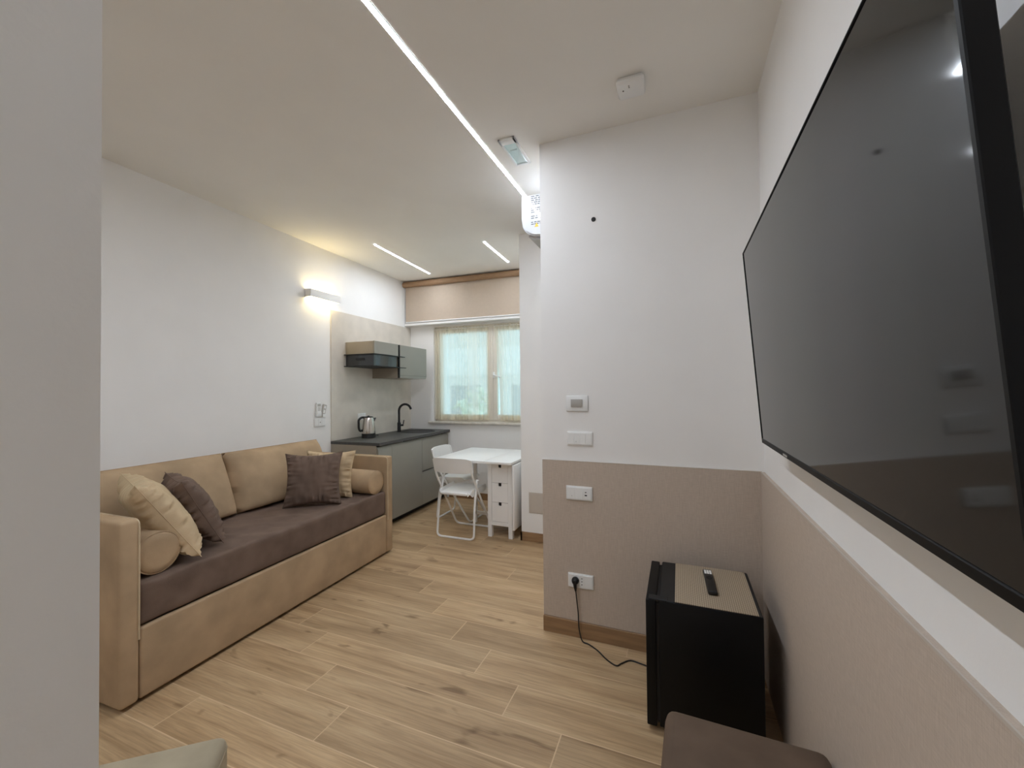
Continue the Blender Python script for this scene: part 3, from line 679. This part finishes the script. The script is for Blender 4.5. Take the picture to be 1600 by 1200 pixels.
# kettle
kx, ky = -3.125, 3.875
t = thing('kettle', 'steel electric kettle with black handle on the counter', 'kettle', (kx, ky, CT), TH)
build('base', P().lathe([(.073, 0), (.076, .004), (.076, .018), (.074, .022), (.075, .045), (.073, .048)], (kx, ky, CT), 32), 'black', t)
build('body', P().lathe([(.073, .048), (.0735, .06), (.069, .12), (.062, .18), (.055, .222), (.052, .228)], (kx, ky, CT), 40), 'steel', t)
build('lid', P().lathe([(.053, .226), (.052, .233), (.040, .238), (.012, .240), (.012, .246), (0, .248)], (kx, ky, CT), 32), 'black', t)
dv = Vector((.63, .78, 0)) * 1.0
K_ = Vector((kx, ky, CT))
def kd(r, z): return K_+dv*r+Vector((0, 0, z))
sd = Vector((-.78, .63, 0))
build('spout', P().raw([kd(.052, .222)+sd*.03, kd(.052, .222)-sd*.03, kd(.085, .222), kd(.060, .165), kd(.045, .222)], [(0, 1, 2), (0, 2, 3), (1, 3, 2), (0, 3, 4), (1, 4, 3), (0, 4, 1)]), 'steel', t)
build('handle', P().tube(round_path([kd(-.045, .228), kd(-.075, .230), kd(-.108, .205), kd(-.106, .11), kd(-.092, .075), kd(-.066, .085)], .03, 4), .0125, 10), 'black', t)
build('cord', P().tube(smooth_path([kd(.07, .01), K_+Vector((.0, .12, .006)), K_+Vector((-.02, .20, .006)), K_+Vector((-.06, .18, .02)), K_+Vector((-.12, .12, .08)), K_+Vector((-.140, .08, .17))], 5), .003, 6), 'black_rubber', t)
def kplate(name, label, cat, y0, y1, z0, z1, x):
    t_ = thing(name, label, cat, (x, (y0+y1)/2, (z0+z1)/2), TH)
    build('cover_plate', P().box(x, x+.009, y0, y1, z0, z1, .003, 2), 'white_plastic', t_); return t_
t = kplate('wall_socket', 'white socket plate on the splashback behind the kettle', 'socket', 3.875, 4.01, 1.095, 1.175, XL+.012)
for i in range(3): build('socket_module', P().box(XL+.0205, XL+.0235, 3.883+i*.04, 3.921+i*.04, 1.102, 1.168, .001, 1), 'white_plastic', t)
t = kplate('wall_switch', 'white switch plate under the wall remotes at the end of the sofa', 'switch', 3.252, 3.398, 1.072, 1.158, XL)
for i in range(3): build('rocker', P().box(XL+.0085, XL+.0115, 3.260+i*.0435, 3.302+i*.0435, 1.080, 1.150, .001, 1), 'white_plastic', t)
build('indicator', P().box(XL+.0113, XL+.0125, 3.321, 3.330, 1.112, 1.121), 'dark_line', t)
t = thing('wall_remote', 'white wall remote in a holder above the switch by the kitchen', 'remote', (XL, 3.30, 1.19), TH)
build('holder', P().box(XL, XL+.026, 3.268, 3.332, 1.175, 1.225, .004), 'white_plastic', t)
build('body', P().box(XL+.004, XL+.022, 3.272, 3.328, 1.195, 1.318, .005), 'white_plastic', t)
build('display', P().box(XL+.0215, XL+.0228, 3.280, 3.320, 1.278, 1.306), 'grey_plastic', t)
for i in range(3): build('button', P().box(XL+.0215, XL+.0232, 3.283, 3.317, 1.236+i*.013, 1.243+i*.013), 'grey_plastic', t)
t = thing('wall_remote', 'slim grey remote hanging tilted beside the white wall remote', 'remote', (XL, 3.375, 1.19), TH)
Mx = Matrix.Translation((XL+.012, 3.372, 1.235)) @ Matrix.Rotation(math.radians(-14), 4, 'X')
build('body', P().box(-.009, .009, -.022, .022, -.058, .062, .005, 2, Mx), 'grey_plastic', t)
build('button', P().box(.0085, .0105, -.012, .012, .02, .045, .001, 1, Mx).box(.0085, .0105, -.012, .012, -.03, .005, .001, 1, Mx), 'white_plastic', t)
build('holder', P().box(XL, XL+.022, 3.350, 3.396, 1.172, 1.20, .004), 'white_plastic', t)

# ================================================================= WINDOW TEXTILES
t = thing('roller_blind', 'beige roller blind hanging above the window', 'blind', (-2.27, 4.82, 2.36), TH)
bx0, bx1 = XL+.012, -1.222
build('roller', P().tube([(bx0, 4.80, 2.868), (bx1, 4.80, 2.868)], .037, 24), 'blind_roll', t)
build('fabric', P().box(bx0+.012, bx1, 4.828, 4.831, 2.362, 2.868), 'blind', t)
build('bottom_bar', P().box(bx0+.01, bx1, 4.822, 4.834, 2.352, 2.366, .003), 'white_metal', t)
build('bracket', P().box(bx0-.008, bx0-.002, 4.762, 4.838, 2.826, 2.912), 'white_metal', t)
build('chain', P().tube([(bx0-.004, 4.765, 2.86), (bx0-.002, 4.77, 2.6), (bx0-.004, 4.78, 2.37)], .002, 6), 'white_metal', t)
def curtain(label, xa, xb, xa_low, seed):
    t_ = thing('sheer_curtain', label, 'curtain', ((xa+xb)/2, YW+.01, 1.04), TH, 'sheer curtains on the window sashes')
    yb = YW-.006; z0, z1 = 1.040, 2.268; nU, nV = 150, 30
    def f(u, v):
        # v 0 bottom, 1 top
        xl = xa+(xa_low-xa)*math.sin(min(1, (1-v)*1.15)*PI/2)
        x = xl+(xb-xl)*u
        ph = 2*PI*(10*u+2.2*noise.noise(Vector((u*4, seed, 0))))
        amp = .019*(1-.35*v)
        y = yb-amp*math.sin(ph)-.004*math.sin(2*PI*31*u+seed)*(v**8)
        z = z0+(z1-z0)*v+.006*math.sin(2*PI*11*u+seed)*(1-v)**6
        return Vector((x+.004*math.sin(ph*2), y, z))
    build('cloth', P().grid(f, nU, nV), 'sheer', t_, sharp=180)
    hd = P().grid(lambda u, v: Vector((xa+(xb-xa)*u, yb-.004-.006*math.sin(2*PI*34*u+seed), z1-.05+.055*v+.003*math.sin(2*PI*17*u))), 200, 3)
    build('header', hd, 'sheer', t_, sharp=180)
    hm = P().grid(lambda u, v: f(u, v*.055)+Vector((0, -.003, 0)), nU, 3)
    build('hem', hm, 'sheer', t_, sharp=180)
    build('rod', P().tube([(xa-.005, yb-.006, z1-.012), (xb+.005, yb-.006, z1-.012)], .004, 8), 'white_metal', t_)
curtain('sheer cream curtain on the left window sash', WX0+.018, mid-.035, WX0+.03, 1.0)
curtain('sheer cream curtain on the right sash, pulled aside at the handle', mid+.045, WX1-.02, mid+.125, 2.6)

# ================================================================= FOLDING TABLE AND CHAIRS
t = thing('gateleg_table', 'white folding table with a column of three drawers', 'table', (-1.62, 4.0, 0))
ux0, ux1, uy0, uy1, uz = -1.752, -1.494, 3.682, 4.345, .715
build('fixed_top', P().box(-1.756, -1.470, 3.598, 4.428, .722, .745, .003), 'white_paint', t)
build('raised_leaf', P().box(-2.318, -1.759, 3.598, 4.428, .722, .745, .003), 'white_paint', t)
build('hanging_leaf', P().box(-1.476, -1.455, 3.640, 4.40, .10, .713, .003), 'white_paint', t)
lw = .042
for a in (ux0, ux1-lw):
    for b in (uy0, uy1-lw): build('leg', P().box(a, a+lw, b, b+lw, 0, .135, .002, 1), 'white_paint', t)
build('column', P().box(ux0, ux0+lw, uy0, uy1, .135, .722, .0015, 1).box(ux1-lw, ux1, uy0, uy1, .135, .722, .0015, 1).box(ux0+lw, ux1-lw, uy0+.02, uy1-.02, .115, .722).box(ux0+lw, ux1-lw, uy0, uy0+.021, .115, .150, .001, 1).box(ux0+lw, ux1-lw, uy1-.021, uy1, .115, .150), 'white_paint', t)
zs = [(.154, .338), (.342, .526), (.530, .706)]
def drawer(z0, z1):
    # front with a rounded finger notch cut in its top edge
    a, b = ux0+lw+.002, ux1-lw-.002; mx = (a+b)/2; nw, nd = .017, .033
    q = [(a, z0), (b, z0), (b, z1), (mx+nw, z1), (mx+nw, z1-nd+.010)]
    q += [(mx+nw*math.cos(k*PI/8), z1-nd+.010-.010*math.sin(k*PI/8)) for k in range(1, 8)]
    q += [(mx-nw, z1-nd+.010), (mx-nw, z1), (a, z1)]
    return P().prism(q, 'y', uy0+.003, uy0+.018)
for z0, z1 in zs:
    d = build('drawer', drawer(z0, z1), 'white_paint', t)
    mx = (ux0+ux1)/2
    build('finger_notch', P().box(mx-.020, mx+.020, uy0+.0165, uy0+.0195, z1-.038, z1+.002), 'black', d)
gl = P().box(-2.08, -2.045, 4.02, 4.045, 0, .72, .002, 1).box(-2.08, -1.75, 4.02, 4.045, .66, .70, .002, 1).box(-2.08, -1.75, 4.02, 4.045, .09, .125, .002, 1)
build('gate_leg', gl, 'white_paint', t)

def make_chair(label, base, rotz):
    t_ = thing('folding_chair', label, 'chair', (0, 0, 0), 0, 'white folding chairs at the table')
    r = .0105; hw = .200
    # frame carrying the backrest, runs down to the front floor bar
    f1 = round_path([(-hw*.96, -.052, .765), (-hw*.98, -.02, .62), (-hw*1.02, .41, 0+r), (hw*1.02, .41, 0+r), (hw*.98, -.02, .62), (hw*.96, -.052, .765)], .05, 6)
    build('back_frame', P().tube(f1, r, 10), 'white_metal', t_)
    f2 = round_path([(-hw*.93, .105, .56), (-hw*.97, .03, .30), (-hw, 0, r), (hw, 0, r), (hw*.97, .03, .30), (hw*.93, .105, .56)], .05, 6)
    build('rear_leg_frame', P().tube(f2, r, 10), 'white_metal', t_)
    # moulded backrest, gently curved
    def bk(u, v, s):
        a = 2*u-1; x = a*.208; z = .638+.148*v
        cv = .030*(1-a*a)                      # belly away from the sitter
        zz = z-.018*(abs(a)**6)*(1 if v > .5 else -1)*abs(2*v-1)
        return Vector((x, -.020-.22*(z-.62)-cv+(s*.007), zz))
    g = P(); g.grid(lambda u, v: bk(u, v, 1), 20, 6); g.grid(lambda u, v: bk(u, v, -1), 20, 6)
    n = 21
    def rim(fn):
        q = P(); m_ = len(fn)
        q.raw([x for x in fn], [(2*i, 2*i+1, 2*i+3, 2*i+2) for i in range(m_//2-1)]); return q
    for v in (0, 1): q = rim([bk(i/20, v, s) for i in range(21) for s in (1, -1)]); g.raw(q.v, q.f)
    for u in (0, 1): q = rim([bk(u, i/6, s) for i in range(7) for s in (1, -1)]); g.raw(q.v, q.f)
    build('backrest', merge(g, .0003), 'white_metal', t_, sharp=50)
    st = bmesh.new(); bmesh.ops.create_cube(st, size=1)
    for v in st.verts: v.co = Vector((v.co.x*.372*(1 if v.co.y > 0 else .93), .165+v.co.y*.385, .440+v.co.z*.026+(.008 if v.co.y > 0 else -.004)))
    vert = [e_ for e_ in st.edges if abs(e_.verts[0].co.z-e_.verts[1].co.z) > .01]
    bmesh.ops.bevel(st, geom=vert, offset=.05, segments=5, profile=.5, affect='EDGES')
    bmesh.ops.bevel(st, geom=[e_ for e_ in st.edges if e_.calc_face_angle(0) > 1], offset=.008, segments=2, profile=.5, affect='EDGES')
    build('seat', P().bm(st), 'white_metal', t_)
    build('pivot', P().tube([(-.198, .135, .44), (.198, .135, .44)], .006, 8).tube([(-.205, .105, .55), (-.18, .105, .55)], .008, 8).tube([(.18, .105, .55), (.205, .105, .55)], .008, 8), 'white_metal', t_)
    t_.location = base; t_.rotation_euler = (0, 0, rotz); return t_
ch = make_chair('white folding chair in front of the drawers, its back to the room', (-2.018, 3.507, 0), math.radians(1))
c2 = copy_tree(ch); c2['label'] = 'white folding chair behind the other, its back to the kitchen cabinets'
c2.location = (-2.515, 4.165, 0); c2.rotation_euler = (0, 0, math.radians(-89))
